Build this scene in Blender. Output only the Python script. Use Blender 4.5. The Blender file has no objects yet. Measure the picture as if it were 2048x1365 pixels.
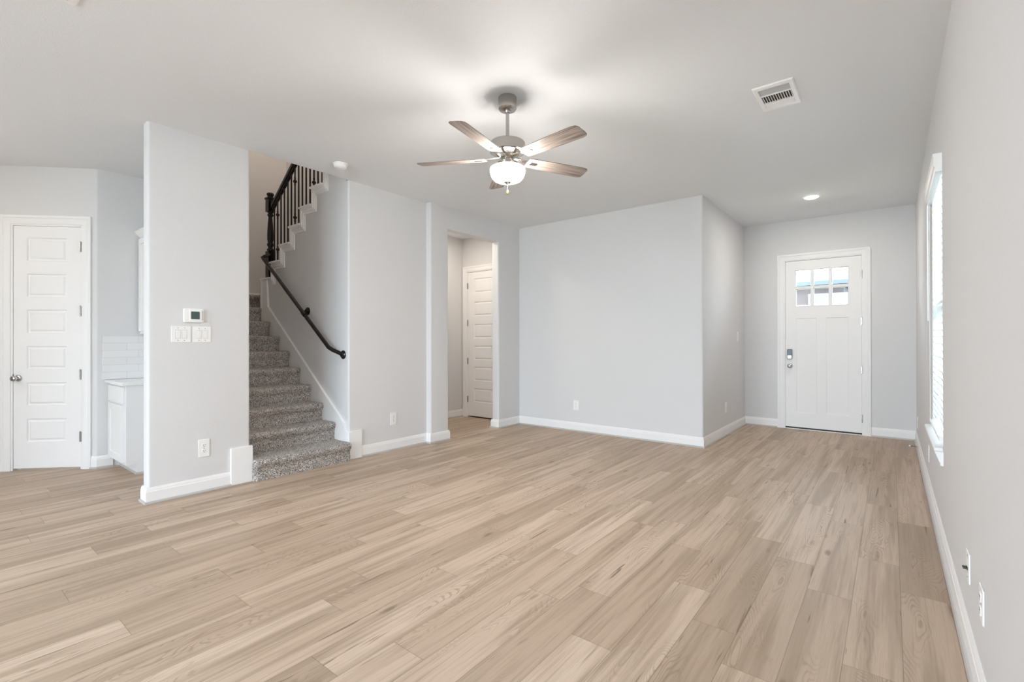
import bpy, bmesh, math, random
from mathutils import Vector, Matrix, noise
R = math.radians
PI = math.pi
random.seed(7)
SC = bpy.context.scene
COL = SC.collection

# ------------------------------------------------------------------ camera, sky, exposure
cam = bpy.data.cameras.new('camera')
cam.sensor_width = 36.0
cam.lens = 960.93 / 2048 * 36.0
cam.shift_y = -0.0009
cam.clip_start = 0.02
camo = bpy.data.objects.new('camera', cam)
COL.objects.link(camo)
camo.matrix_world = (Matrix.Translation((0, 0, 1.2885)) @ Matrix.Rotation(R(38.2916), 4, 'Z')
                     @ Matrix.Rotation(R(90 + 0.13), 4, 'X') @ Matrix.Rotation(R(-0.087), 4, 'Z'))
SC.camera = camo

W = bpy.data.worlds.new('world')
SC.world = W
W.use_nodes = True
bg = W.node_tree.nodes['Background']
bg.inputs[0].default_value = (0.72, 0.87, 1.0, 1)
SKY = 9.3
bg.inputs[1].default_value = SKY

SC.view_settings.view_transform = 'Standard'
SC.view_settings.look = 'None'
SC.view_settings.gamma = 1
SC.view_settings.use_curve_mapping = False
SC.view_settings.exposure = 1.12
SC.cycles.max_bounces = 12
SC.cycles.diffuse_bounces = 8
SC.cycles.use_denoising = True
SC.cycles.sample_clamp_indirect = 6
SC.cycles.caustics_reflective = False
SC.cycles.caustics_refractive = False


def portal(name, loc, rot, sx, sy):
    l = bpy.data.lights.new(name, 'AREA')
    l.shape = 'RECTANGLE'
    l.size = sx
    l.size_y = sy
    l.cycles.is_portal = True
    o = bpy.data.objects.new(name, l)
    o.location = loc
    o.rotation_euler = rot
    COL.objects.link(o)


def lamp(name, loc, power, col, radius=.06, spot=None, area=None):
    l = bpy.data.lights.new(name, 'SPOT' if spot else ('AREA' if area else 'POINT'))
    l.energy = power
    l.color = col
    if area:
        l.shape = 'DISK'
        l.size = area
    else:
        l.shadow_soft_size = radius
    if spot:
        l.spot_size = R(spot)
        l.spot_blend = .8
    o = bpy.data.objects.new(name, l)
    o.location = loc
    COL.objects.link(o)
    return o


WARM = (1.0, .80, .58)
NEUT = (1.0, .93, .84)
COOL = (.84, .92, 1.0)
# daylight: a glazed rear wall behind the camera
YR0 = -6.5
RW = [(-4.55, -2.4), (-2.25, .05)]
WB, WT = .12, 2.80
for a, b in RW:
    portal('rear_daylight', ((a + b) / 2, YR0, (WB + WT) / 2), (R(90), 0, 0), b - a, WT - WB)
portal('side_daylight', (.25, 4.475, 1.54), (0, R(90), 0), 1.8, .95)
# room lamps, with some unseen fill lights added among them
for x, y in ((-1.2, -2.4), (-3.6, -2.4)):
    lamp('ceiling_fill', (x, y, 3.03), 12, COOL, area=.14)  # added fill lights behind the camera, without fixtures
lamp('kitchen_lamp', (-6.4, -1.6, 3.03), 6, (1, .86, .72), area=.14)
lamp('kitchen_fill', (-5.9, -.6, 2.55), 6.3, (1, .84, .70), radius=.12)  # unseen fill added to lift the upper pantry wall
lamp('dining_fill', (-2.2, -2.6, 2.1), 46, COOL, radius=.22)  # unseen fill added to brighten the left and back walls
lamp('entry_lamp', (-.762, 6.883, 3.015), 5.0, (1, .90, .80), area=.13)
lamp('hall_lamp', (-5.2, 5.0, 3.03), 6.6, (1, .88, .74), area=.16)
lamp('stairwell_lamp', (-6.6, 3.4, 5.4), 14, (1, .82, .66), radius=.12)

# ------------------------------------------------------------------ materials
def new_mat(name):
    m = bpy.data.materials.new(name)
    m.use_nodes = True
    return m, m.node_tree, m.node_tree.nodes['Principled BSDF']


def mat(name, col, rough=.6, metal=0, bump=0, bscale=200, spec=.5, coat=0):
    m, t, p = new_mat(name)
    p.inputs['Base Color'].default_value = (*col, 1)
    p.inputs['Roughness'].default_value = rough
    p.inputs['Metallic'].default_value = metal
    p.inputs['Specular IOR Level'].default_value = spec
    if coat:
        p.inputs['Coat Weight'].default_value = coat
    if bump:
        tc = t.nodes.new('ShaderNodeTexCoord')
        n = t.nodes.new('ShaderNodeTexNoise')
        n.inputs['Scale'].default_value = bscale
        n.inputs['Detail'].default_value = 3
        b = t.nodes.new('ShaderNodeBump')
        b.inputs['Strength'].default_value = bump
        b.inputs['Distance'].default_value = .004
        t.links.new(tc.outputs['Object'], n.inputs['Vector'])
        t.links.new(n.outputs['Fac'], b.inputs['Height'])
        t.links.new(b.outputs['Normal'], p.inputs['Normal'])
    return m


M = {}
M['wall'] = mat('wall_paint', (.70, .70, .705), .75, bump=.22, bscale=90, spec=.3)
M['ceil'] = mat('ceiling_paint', (.80, .82, .84), .85, bump=.3, bscale=110, spec=.2)
M['trim'] = mat('trim_paint', (.86, .86, .86), .5, spec=.25)
M['door'] = mat('door_paint', (.87, .87, .87), .55, spec=.2)
M['shoe'] = mat('shoe_shade_grey', (.50, .49, .47), .5)  # grey holds the shade and caulk line along the floor
M['plastic'] = mat('white_plastic', (.88, .88, .88), .35)
M['slot'] = mat('dark_slot', (.05, .05, .05), .6)
M['nickel'] = mat('brushed_nickel', (.55, .53, .50), .22, 1)
M['chrome'] = mat('satin_steel', (.55, .55, .55), .22, 1)
M['black'] = mat('black_lacquer', (.008, .006, .005), .22, spec=.5)
M['iron'] = mat('black_iron', (.012, .010, .009), .45)
M['cab'] = mat('cabinet_paint', (.84, .84, .84), .4)
M['quartz'] = mat('white_quartz', (.86, .86, .86), .2)
M['screen'] = mat('thermostat_screen', (.055, .10, .095), .25)
M['digit'] = mat('thermostat_digits', (.025, .05, .06), .4)
M['lockblack'] = mat('lock_black', (.012, .013, .018), .25)
M['gap_shade'] = mat('gap_shade_dark', (.02, .02, .02), .6)
M['concrete'] = mat('outdoor_concrete', (.62, .62, .62), .9)
M['grass'] = mat('outdoor_grass', (.22, .27, .16), .9)
M['brick'] = mat('house_brick', (.088, .068, .064), .9)
M['siding'] = mat('house_siding', (.075, .085, .105), .8)
M['roof'] = mat('house_roof', (.045, .055, .075), .8)
M['hglass'] = mat('house_window', (.08, .10, .13), .1)
M['brass'] = mat('brass_fob', (.70, .52, .22), .3, 1)
M['steel_dark'] = mat('dark_steel', (.12, .12, .12), .35, 1)


def glass_mat():
    m, t, p = new_mat('window_glass')
    t.nodes.remove(p)
    out = t.nodes['Material Output']
    tr = t.nodes.new('ShaderNodeBsdfTransparent')
    gl = t.nodes.new('ShaderNodeBsdfGlossy')
    gl.inputs['Roughness'].default_value = .02
    fr = t.nodes.new('ShaderNodeFresnel')
    fr.inputs['IOR'].default_value = 1.45
    mx = t.nodes.new('ShaderNodeMixShader')
    t.links.new(fr.outputs[0], mx.inputs[0])
    t.links.new(tr.outputs[0], mx.inputs[1])
    t.links.new(gl.outputs[0], mx.inputs[2])
    t.links.new(mx.outputs[0], out.inputs[0])
    return m


M['glass'] = glass_mat()


def slat_mat():
    m, t, p = new_mat('blind_slat')
    t.nodes.remove(p)
    out = t.nodes['Material Output']
    d = t.nodes.new('ShaderNodeBsdfDiffuse')
    d.inputs[0].default_value = (.86, .88, .89, 1)
    tl = t.nodes.new('ShaderNodeBsdfTranslucent')
    tl.inputs[0].default_value = (.90, .91, .92, 1)
    mx = t.nodes.new('ShaderNodeMixShader')
    mx.inputs[0].default_value = .45
    t.links.new(d.outputs[0], mx.inputs[1])
    t.links.new(tl.outputs[0], mx.inputs[2])
    t.links.new(mx.outputs[0], out.inputs[0])
    return m


M['slat'] = slat_mat()


def emit_mat(name, col, s):
    m, t, p = new_mat(name)
    p.inputs['Base Color'].default_value = (.9, .9, .9, 1)
    p.inputs['Emission Color'].default_value = (*col, 1)
    p.inputs['Emission Strength'].default_value = s
    p.inputs['Roughness'].default_value = .25
    return m


M['bowl'] = emit_mat('lit_frosted_glass', (1, .94, .88), 75)
M['lens'] = emit_mat('downlight_lens', (1, .95, .90), 22)


class G:
    """tiny node-graph helper"""
    def __init__(s, t):
        s.t = t

    def n(s, kind, **kw):
        nd = s.t.nodes.new(kind)
        for k, v in kw.items():
            setattr(nd, k, v)
        return nd

    def put(s, sock, v):
        if isinstance(v, (int, float)):
            sock.default_value = v
        elif isinstance(v, tuple):
            sock.default_value = v
        else:
            s.t.links.new(v, sock)

    def math(s, op, a, b=0.0, c=None):
        nd = s.n('ShaderNodeMath', operation=op)
        s.put(nd.inputs[0], a)
        s.put(nd.inputs[1], b)
        if c is not None:
            s.put(nd.inputs[2], c)
        return nd.outputs[0]

    def mix(s, f, a, b, mode='MIX'):
        nd = s.n('ShaderNodeMix', data_type='RGBA', blend_type=mode)
        s.put(nd.inputs[0], f)
        s.put(nd.inputs[6], a)
        s.put(nd.inputs[7], b)
        return nd.outputs[2]

    def ramp(s, f, stops):
        nd = s.n('ShaderNodeValToRGB')
        e = nd.color_ramp.elements
        while len(e) > 1:
            e.remove(e[-1])
        e[0].position, e[0].color = stops[0][0], (*stops[0][1], 1)
        for p, c in stops[1:]:
            q = e.new(p)
            q.color = (*c, 1)
        s.put(nd.inputs[0], f)
        return nd.outputs[0]

    def map(s, f, a, b, c=0.0, d=1.0, smooth=False):
        nd = s.n('ShaderNodeMapRange')
        if smooth:
            nd.interpolation_type = 'SMOOTHSTEP'
        s.put(nd.inputs[0], f)
        for i, v in enumerate((a, b, c, d)):
            nd.inputs[i + 1].default_value = v
        return nd.outputs[0]


PW, PL = .1898, 1.205


def floor_mat():
    m, t, p = new_mat('oak_plank')
    g = G(t)
    uv = g.n('ShaderNodeUVMap', uv_map='UVMap').outputs[0]
    tone = g.n('ShaderNodeAttribute', attribute_name='tone').outputs['Fac']
    seed = g.n('ShaderNodeAttribute', attribute_name='seed').outputs['Fac']
    sx = g.n('ShaderNodeSeparateXYZ')
    g.put(sx.inputs[0], uv)
    u, v = sx.outputs[0], sx.outputs[1]

    def vec(a, b, c):
        nd = g.n('ShaderNodeCombineXYZ')
        for i, q in enumerate((a, b, c)):
            g.put(nd.inputs[i], q)
        return nd.outputs[0]

    z = g.math('MULTIPLY', seed, 37.0)

    def noi(uu, vv, scale, det=2, rough=.5, dist=0, zz=0.0):
        nd = g.n('ShaderNodeTexNoise')
        nd.inputs['Scale'].default_value = scale
        nd.inputs['Detail'].default_value = det
        nd.inputs['Roughness'].default_value = rough
        nd.inputs['Distortion'].default_value = dist
        g.put(nd.inputs['Vector'], vec(g.math('MULTIPLY', u, uu), g.math('MULTIPLY', v, vv), g.math('ADD', z, zz)))
        return nd.outputs['Fac']

    # cathedral figure: contour lines of a smooth field stretched along the plank
    fld = noi(8.0, 1.35, 1.0, 1.5, .45, .25)
    ring = g.math('SINE', g.math('MULTIPLY', fld, 235.0))
    wig = noi(55, 9, 1.0, 3, .6, 0, 4.0)
    ringm = g.map(g.math('ADD', ring, g.math('MULTIPLY', g.math('SUBTRACT', wig, .5), 1.4)), .1, 1.1, 0, 1, True)
    zone = g.map(noi(6, 1.3, 1.0, 1, .5, 0, 9.0), .46, .66, 0, 1, True)
    # straight fine grain
    fine = noi(420, 7, 1.0, 3, .6, 0, 2.0)
    mid = noi(60, 1.6, 1.0, 3, .55, .2, 6.0)
    broad = noi(16, .75, 1.0, 2, .5, .3, 11.0)
    light = (.66, .53, .42, 1)
    base = (.545, .425, .325, 1)
    dark = (.39, .296, .22, 1)
    cl = g.mix(g.map(tone, -1, 0), dark, base)
    cl = g.mix(g.map(tone, 0, 1), cl, light)
    cl = g.mix(g.math('MULTIPLY', g.map(broad, .40, .68, 0, 1, True), .72), cl, g.mix(.5, dark, (.30, .22, .15, 1)))
    cl = g.mix(g.math('MULTIPLY', g.map(mid, .46, .72, 0, 1, True), .45), cl, (.30, .215, .145, 1))
    cl = g.mix(g.math('MULTIPLY', g.math('MULTIPLY', ringm, zone), .46), cl, (.24, .165, .105, 1))
    cl = g.mix(g.math('MULTIPLY', g.map(fine, .48, .75, 0, 1), .30), cl, (.25, .18, .12, 1))
    # knots
    vo = g.n('ShaderNodeTexVoronoi', voronoi_dimensions='3D', feature='F1')
    vo.inputs['Scale'].default_value = 1.0
    vo.inputs['Randomness'].default_value = 1.0
    g.put(vo.inputs['Vector'], vec(g.math('ADD', g.math('MULTIPLY', u, 5.0), g.math('MULTIPLY', wig, .12)), g.math('MULTIPLY', v, 1.5), z))
    kn = g.map(g.math('ADD', vo.outputs['Distance'], g.math('MULTIPLY', g.math('SUBTRACT', wig, .5), .10)), .02, .11, 1, 0, True)
    cl = g.mix(g.math('MULTIPLY', kn, .6), cl, (.13, .09, .06, 1))
    # long dark cracks
    ck = g.math('MULTIPLY', g.map(noi(46, 2.2, 1.0, 2, .5, .4, 15.0), .68, .76, 0, 1, True), .7)
    cl = g.mix(ck, cl, (.13, .085, .05, 1))
    # joints between boards
    e1 = g.math('SUBTRACT', PW / 2, g.math('ABSOLUTE', u))
    e2 = g.math('MINIMUM', v, g.math('SUBTRACT', PL, v))
    ed = g.math('MINIMUM', e1, e2)
    gap = g.map(ed, .0004, .0018, 1, 0)
    cl = g.mix(g.math('MULTIPLY', gap, .60), cl, (.12, .085, .055, 1))
    t.links.new(cl, p.inputs['Base Color'])
    p.inputs['Roughness'].default_value = .45
    p.inputs['Specular IOR Level'].default_value = .2
    b = g.n('ShaderNodeBump')
    b.inputs['Strength'].default_value = .25
    b.inputs['Distance'].default_value = .001
    g.put(b.inputs['Height'], g.math('SUBTRACT', g.math('MULTIPLY', fine, -.4), gap))
    t.links.new(b.outputs[0], p.inputs['Normal'])
    return m


M['floor'] = floor_mat()


def carpet_mat():
    m, t, p = new_mat('speckled_carpet')
    g = G(t)
    tc = g.n('ShaderNodeTexCoord').outputs['Object']
    vo = g.n('ShaderNodeTexVoronoi')
    vo.inputs['Scale'].default_value = 205
    g.put(vo.inputs['Vector'], tc)
    sp = g.n('ShaderNodeSeparateXYZ')
    g.put(sp.inputs[0], vo.outputs['Color'])
    col = g.ramp(sp.outputs[0], [(0, (.045, .042, .042)), (.18, (.12, .105, .095)), (.33, (.31, .265, .225)),
                                 (.58, (.46, .42, .385)), (.80, (.76, .74, .72))])
    nd = g.n('ShaderNodeTexNoise')
    nd.inputs['Scale'].default_value = 7
    g.put(nd.inputs['Vector'], tc)
    t.links.new(g.mix(g.map(nd.outputs['Fac'], .4, .7, 0, .25), col, (.16, .12, .095, 1)), p.inputs['Base Color'])
    p.inputs['Roughness'].default_value = .95
    p.inputs['Specular IOR Level'].default_value = .1
    p.inputs['Sheen Weight'].default_value = .15
    b = g.n('ShaderNodeBump')
    b.inputs['Strength'].default_value = .9
    b.inputs['Distance'].default_value = .006
    g.put(b.inputs['Height'], sp.outputs[1])
    t.links.new(b.outputs[0], p.inputs['Normal'])
    return m


M['carpet'] = carpet_mat()


def blade_mat():
    m, t, p = new_mat('weathered_oak_blade')
    g = G(t)
    tc = g.n('ShaderNodeTexCoord').outputs['Object']
    mp = g.n('ShaderNodeMapping')
    mp.inputs['Scale'].default_value = (4, 90, 60)
    g.put(mp.inputs[0], tc)
    nd = g.n('ShaderNodeTexNoise')
    nd.inputs['Scale'].default_value = 1
    nd.inputs['Detail'].default_value = 5
    g.put(nd.inputs['Vector'], mp.outputs[0])
    t.links.new(g.ramp(nd.outputs['Fac'], [(.3, (.11, .088, .077)), (.5, (.24, .195, .17)), (.7, (.37, .315, .28))]), p.inputs['Base Color'])
    p.inputs['Roughness'].default_value = .5
    return m


M['blade'] = blade_mat()


def tile_mat():
    m, t, p = new_mat('subway_tile')
    g = G(t)
    tc = g.n('ShaderNodeTexCoord').outputs['Object']
    bk = g.n('ShaderNodeTexBrick')
    bk.offset = .33
    bk.inputs['Scale'].default_value = 1
    bk.inputs['Brick Width'].default_value = .30
    bk.inputs['Row Height'].default_value = .0755
    bk.inputs['Mortar Size'].default_value = .0016
    bk.inputs['Color1'].default_value = (.84, .84, .84, 1)
    bk.inputs['Color2'].default_value = (.81, .81, .81, 1)
    bk.inputs['Mortar'].default_value = (.64, .64, .63, 1)
    mp = g.n('ShaderNodeMapping')
    mp.inputs['Rotation'].default_value = (0, 0, 0)
    s = g.n('ShaderNodeSeparateXYZ')
    g.put(s.inputs[0], tc)
    c = g.n('ShaderNodeCombineXYZ')
    g.put(c.inputs[0], s.outputs[0])
    g.put(c.inputs[1], s.outputs[2])
    g.put(bk.inputs['Vector'], c.outputs[0])
    t.links.new(bk.outputs['Color'], p.inputs['Base Color'])
    p.inputs['Roughness'].default_value = .15
    b = g.n('ShaderNodeBump', invert=True)
    b.inputs['Strength'].default_value = .4
    b.inputs['Distance'].default_value = .002
    g.put(b.inputs['Height'], bk.outputs['Fac'])
    t.links.new(b.outputs[0], p.inputs['Normal'])
    return m


M['tile'] = tile_mat()

# ------------------------------------------------------------------ mesh helpers
class B:
    def __init__(s):
        s.bm = bmesh.new()

    def face(s, pts):
        try:
            return s.bm.faces.new([s.bm.verts.new(p) for p in pts])
        except ValueError:
            return None

    def box(s, x0, x1, y0, y1, z0, z1):
        v = [s.bm.verts.new((x, y, z)) for z in (z0, z1) for y in (y0, y1) for x in (x0, x1)]
        for f in ((0, 2, 3, 1), (4, 5, 7, 6), (0, 1, 5, 4), (2, 6, 7, 3), (0, 4, 6, 2), (1, 3, 7, 5)):
            s.bm.faces.new([v[i] for i in f])
        return s

    def hull(s, lo, hi):
        """two matching point rings joined into a closed prism"""
        a = [s.bm.verts.new(p) for p in lo]
        b = [s.bm.verts.new(p) for p in hi]
        n = len(a)
        s.bm.faces.new(a[::-1])
        s.bm.faces.new(b)
        for i in range(n):
            s.bm.faces.new([a[i], a[(i + 1) % n], b[(i + 1) % n], b[i]])
        return s

    def prism_z(s, poly, z0, z1):
        return s.hull([(x, y, z0) for x, y in poly], [(x, y, z1) for x, y in poly])

    def prism_y(s, poly, y0, y1):
        return s.hull([(x, y0, z) for x, z in poly], [(x, y1, z) for x, z in poly])

    def prism_x(s, poly, x0, x1):
        return s.hull([(x0, y, z) for y, z in poly], [(x1, y, z) for y, z in poly])

    def lathe(s, prof, seg=32, mtx=None, cap=True):
        """prof: (r, z) from bottom to top about local z"""
        rings = []
        for r, z in prof:
            if r < 1e-6:
                pts = [Vector((0, 0, z))]
            else:
                pts = [Vector((r * math.cos(2 * PI * i / seg), r * math.sin(2 * PI * i / seg), z)) for i in range(seg)]
            rings.append([s.bm.verts.new(mtx @ q if mtx else q) for q in pts])
        for a, b in zip(rings, rings[1:]):
            if len(a) == 1 and len(b) == 1:
                continue
            for i in range(seg):
                j = (i + 1) % seg
                if len(a) == 1:
                    s.bm.faces.new([a[0], b[j], b[i]])
                elif len(b) == 1:
                    s.bm.faces.new([a[i], a[j], b[0]])
                else:
                    s.bm.faces.new([a[i], a[j], b[j], b[i]])
        if cap:
            if len(rings[0]) > 1:
                s.bm.faces.new(rings[0][::-1])
            if len(rings[-1]) > 1:
                s.bm.faces.new(rings[-1])
        return s

    def tube(s, path, r, seg=12):
        path = [Vector(p) for p in path]
        rings = []
        ref = Vector((0, 0, 1))
        for i, p in enumerate(path):
            if i == 0:
                d = path[1] - p
            elif i == len(path) - 1:
                d = p - path[i - 1]
            else:
                d = (path[i + 1] - p).normalized() + (p - path[i - 1]).normalized()
            d.normalize()
            rf = ref if abs(d.dot(ref)) < .95 else Vector((1, 0, 0))
            a = d.cross(rf).normalized()
            b = d.cross(a).normalized()
            rr = r[i] if isinstance(r, (list, tuple)) else r
            rings.append([s.bm.verts.new(p + (a * math.cos(2 * PI * k / seg) + b * math.sin(2 * PI * k / seg)) * rr) for k in range(seg)])
        for a, b in zip(rings, rings[1:]):
            for k in range(seg):
                s.bm.faces.new([a[k], a[(k + 1) % seg], b[(k + 1) % seg], b[k]])
        s.bm.faces.new(rings[0][::-1])
        s.bm.faces.new(rings[-1])
        return s

    def sweep(s, path, prof, closed=False):
        """mitred sweep in the floor plane: prof (d, z), d measured to the right of travel"""
        P = [Vector((x, y)) for x, y in path]
        rings = []
        for i, p in enumerate(P):
            d0 = (P[i] - P[i - 1]).normalized() if i else None
            d1 = (P[i + 1] - p).normalized() if i < len(P) - 1 else None
            n0 = Vector((d0.y, -d0.x)) if d0 else None
            n1 = Vector((d1.y, -d1.x)) if d1 else None
            if n0 is None:
                mt = n1
            elif n1 is None:
                mt = n0
            else:
                mt = (n0 + n1).normalized()
                mt = mt / max(.2, mt.dot(n0))
            rings.append([s.bm.verts.new((p.x + mt.x * d, p.y + mt.y * d, z)) for d, z in prof])
        n = len(prof)
        for a, b in zip(rings, rings[1:]):
            for k in range(n):
                s.bm.faces.new([a[k], a[(k + 1) % n], b[(k + 1) % n], b[k]])
        s.bm.faces.new(rings[0][::-1])
        s.bm.faces.new(rings[-1])
        return s

    def build(s, name, m, parent=None, bevel=0, smooth=35, seg=2, mtx=None):
        bmesh.ops.recalc_face_normals(s.bm, faces=s.bm.faces)
        if mtx:
            bmesh.ops.transform(s.bm, matrix=mtx, verts=s.bm.verts)
        me = bpy.data.meshes.new(name)
        s.bm.to_mesh(me)
        s.bm.free()
        me.materials.append(M[m] if isinstance(m, str) else m)
        if smooth:
            me.polygons.foreach_set('use_smooth', [True] * len(me.polygons))
            me.set_sharp_from_angle(angle=R(smooth))
        o = bpy.data.objects.new(name, me)
        COL.objects.link(o)
        if parent:
            o.parent = parent
        if bevel:
            bv = o.modifiers.new('bevel', 'BEVEL')
            bv.width = bevel
            bv.segments = seg
            bv.limit_method = 'ANGLE'
            bv.angle_limit = R(40)
        return o


def rounded(pts):
    """pts: (x, y, radius) -> polygon with rounded corners"""
    out = []
    n = len(pts)
    for i, (x, y, r) in enumerate(pts):
        if r <= 0:
            out.append((x, y))
            continue
        p = Vector((x, y))
        a = (Vector(pts[i - 1][:2]) - p).normalized()
        b = (Vector(pts[(i + 1) % n][:2]) - p).normalized()
        ang = a.angle(b) / 2
        t = r / math.tan(ang)
        c = p + (a + b).normalized() * (r / math.sin(ang))
        s0, s1 = p + a * t - c, p + b * t - c
        tot = s0.angle_signed(s1)
        for k in range(9):
            q = s0.copy()
            q.rotate(Matrix.Rotation(-tot * k / 8, 2))
            out.append((c.x + q.x, c.y + q.y))
    return out


def rect(x0, x1, z0, z1):
    return [(x0, z0), (x1, z0), (x1, z1), (x0, z1)]


def rrect(x0, x1, z0, z1, r):
    return rounded([(x0, z0, r), (x1, z0, r), (x1, z1, r), (x0, z1, r)])


def empty(name, loc, rz=0):
    o = bpy.data.objects.new(name, None)
    o.empty_display_size = .1
    o.location = loc
    o.rotation_euler = (0, 0, rz)
    COL.objects.link(o)
    return o


def thing(name, label, cat, loc=(0, 0, 0), rz=0, group=None):
    o = empty(name, loc, rz)
    tag(o, label, cat, group)
    return o


def tag(o, label, cat, group=None):
    o['label'] = label
    o['category'] = cat
    if group:
        o['group'] = group
    return o


def struct(o):
    o['kind'] = 'structure'
    return o


def copy_tree(o, parent=None):
    c = o.copy()
    COL.objects.link(c)
    c.parent = parent
    for ch in list(o.children):
        copy_tree(ch, c)
    return c


# ------------------------------------------------------------------ room dimensions
H = 3.05
XL, XP, YA, YS, YS2, YE = -4.644, -4.565, 1.203, 1.980, 3.007, 4.124
YO0, YO1, OZ = 4.436, 5.460, 2.765
YB, XG, YD, XR = 5.970, -1.784, 8.077, .251
XT = -4.759
XH = -5.800
BR = .020

# ------------------------------------------------------------------ floor of individual boards
ROWOFF = {0: .76, 1: 1.113, 2: .503, 3: .820, 4: 1.058, 5: .153, 6: .618, 7: .992, 8: .818, 9: .098, 10: 1.035, 11: .676, 12: .095,
          13: .356, 14: 1.045, 15: .622, 16: 1.105, 17: .163, 18: .510, 19: 1.040, 20: .264, 21: .730, 22: 1.045, 23: .129, 24: .51,
          26: .622, 27: 1.103, 28: .553, 30: .758, 32: 1.031, 35: .659}
HINTS = [(-1.52, 2.79, .8), (-1.02, 1.66, .8), (-1.14, 2.63, .4), (-1.06, 3.28, .3), (-.66, 3.64, .4), (-1.0, 2.15, -.3), (-.77, 2.96, -.3),
         (-.61, 2.14, -.6), (-.44, 2.73, -.5), (-1.24, 2.08, -.4), (-1.51, 2.39, 0), (.13, 4.02, -.95), (.11, 2.3, -.3),
         (-.07, 5.2, -.5), (-.05, 4.06, .05), (-.04, 3.05, -.1), (-.08, 6.36, -.35), (-.27, 5.5, -.3), (-.25, 4.2, 0), (-.23, 3.0, -.15),
         (-.22, 2.1, -.4), (-.47, 6.26, .2), (-.43, 5.04, 0), (-.48, 3.93, .25), (-.43, 2.65, -.4), (-.57, 4.09, .4), (.11, 7.26, -.35),
         (-1.83, 2.02, .7), (-1.5, 1.56, .7), (-2.04, 2.25, .5), (-2.02, 1.62, .15), (-2.1, 1.45, -.4), (-2.13, 1.19, .7),
         (-1.76, 2.35, -.15), (-1.78, 1.0, -.7), (-2.32, 1.68, .3), (-2.55, 2.05, .1), (-2.86, 2.43, .5), (-2.73, 1.78, -.45),
         (-2.87, 1.6, -.4), (-2.79, .49, .6), (-2.72, .7, -.45), (-3.89, .71, .25), (-3.39, 1.17, .3), (-4.34, 1.24, .2),
         (-3.43, 1.42, .2), (-2.76, .84, -.3), (-3.14, .78, -.2), (-3.5, 3.21, .3), (-3.25, 3.13, -.45), (-3.03, 3.31, .3),
         (-3.32, 2.75, .2), (-4.06, 3.05, -.3), (-3.72, 2.53, .25), (-4.19, 2.72, .2), (-4.27, 2.44, -.4), (-2.59, 4.33, .3),
         (-1.93, 3.51, .3), (-1.8, 3.58, .3), (-1.74, 3.36, -.5), (-1.58, 3.56, .35), (-1.83, 4.56, -.3), (-1.2, 4.95, .3),
         (-1.4, 4.3, -.3), (-.98, 4.03, .1), (-1.66, 5.53, -.2), (-1.02, 5.14, -.2), (-.98, 5.84, .3)]


def build_floor():
    rnd = random.Random(11)

    def cell(x, y):
        k = math.floor((.033 + PW - x) / PW)
        off = ROWOFF.get(k, (k * .371 + .13 * (k % 3)) % PL)
        return k, math.floor((y - off) / PL), off
    hint = {}
    for x, y, tn in HINTS:
        k, j, _ = cell(x, y)
        hint.setdefault((k, j), tn)
    me = bpy.data.meshes.new('floor')
    vs, fs, uvs, tones, seeds = [], [], [], [], []
    Y0, Y1, X0, X1 = YR0 - .1, 8.22, -9.6, .40
    for k in range(-1, 52):
        xr = .033 + PW - PW * k
        xl = xr - PW
        a, b = max(xl, X0), min(xr, X1)
        if b <= a:
            continue
        off = ROWOFF.get(k, (k * .371 + .13 * (k % 3)) % PL)
        for j in range(-8, 9):
            y0 = off + j * PL
            c, d = max(y0, Y0), min(y0 + PL, Y1)
            tn = rnd.choice([-.55, -.35, -.2, -.05, .05, .15, .3, .45]) + rnd.uniform(-.06, .06)
            sd = rnd.random()
            if d <= c:
                continue
            tn = hint.get((k, j), tn)
            i = len(vs)
            vs += [(a, c, 0), (b, c, 0), (b, d, 0), (a, d, 0)]
            fs.append((i, i + 1, i + 2, i + 3))
            xm = (xl + xr) / 2
            uvs += [(a - xm, c - y0), (b - xm, c - y0), (b - xm, d - y0), (a - xm, d - y0)]
            tones.append(tn)
            seeds.append(sd)
    n = len(vs)
    nf = len(fs)
    # slab below the boards
    vs += [(X0, Y0, -.12), (X1, Y0, -.12), (X1, Y1, -.12), (X0, Y1, -.12), (X0, Y0, -.001), (X1, Y0, -.001), (X1, Y1, -.001), (X0, Y1, -.001)]
    for f in ((0, 3, 2, 1), (0, 1, 5, 4), (1, 2, 6, 5), (2, 3, 7, 6), (3, 0, 4, 7)):
        fs.append(tuple(n + q for q in f))
        uvs += [(0, .5)] * 4
        tones.append(0)
        seeds.append(.5)
    me.from_pydata(vs, [], fs)
    ul = me.uv_layers.new(name='UVMap')
    for i, q in enumerate(uvs):
        ul.data[i].uv = q
    at = me.attributes.new('tone', 'FLOAT', 'FACE')
    at.data.foreach_set('value', tones)
    at = me.attributes.new('seed', 'FLOAT', 'FACE')
    at.data.foreach_set('value', seeds)
    me.materials.append(M['floor'])
    o = bpy.data.objects.new('floor', me)
    COL.objects.link(o)
    struct(o)


build_floor()

# ------------------------------------------------------------------ ceiling with the open stairwell
b = B()
XW0, XW1, YW1 = -8.0, XL, 4.0          # stairwell shaft
b.box(XW1, XR + .15, YR0 - .15, YD + .15, H, H + .3)
b.box(-8.65, XW1, YR0 - .15, YS - .06, H, H + .3)
b.box(-8.65, XW1, YW1 + .06, YD + .15, H, H + .3)
struct(b.build('ceiling', 'ceil', smooth=0))

# ------------------------------------------------------------------ walls
b = B()
b.prism_z(rounded([(XL, YA, BR), (XL, YS, BR), (XT, YS, 0), (XT, YA, BR)]), 0, H)
struct(b.build('wall_left', 'wall'))
b = B()
b.box(-8.0, XT, YS - .115, YS, 0, H)
struct(b.build('wall_stair_left', 'wall', smooth=0))

b = B()
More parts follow.
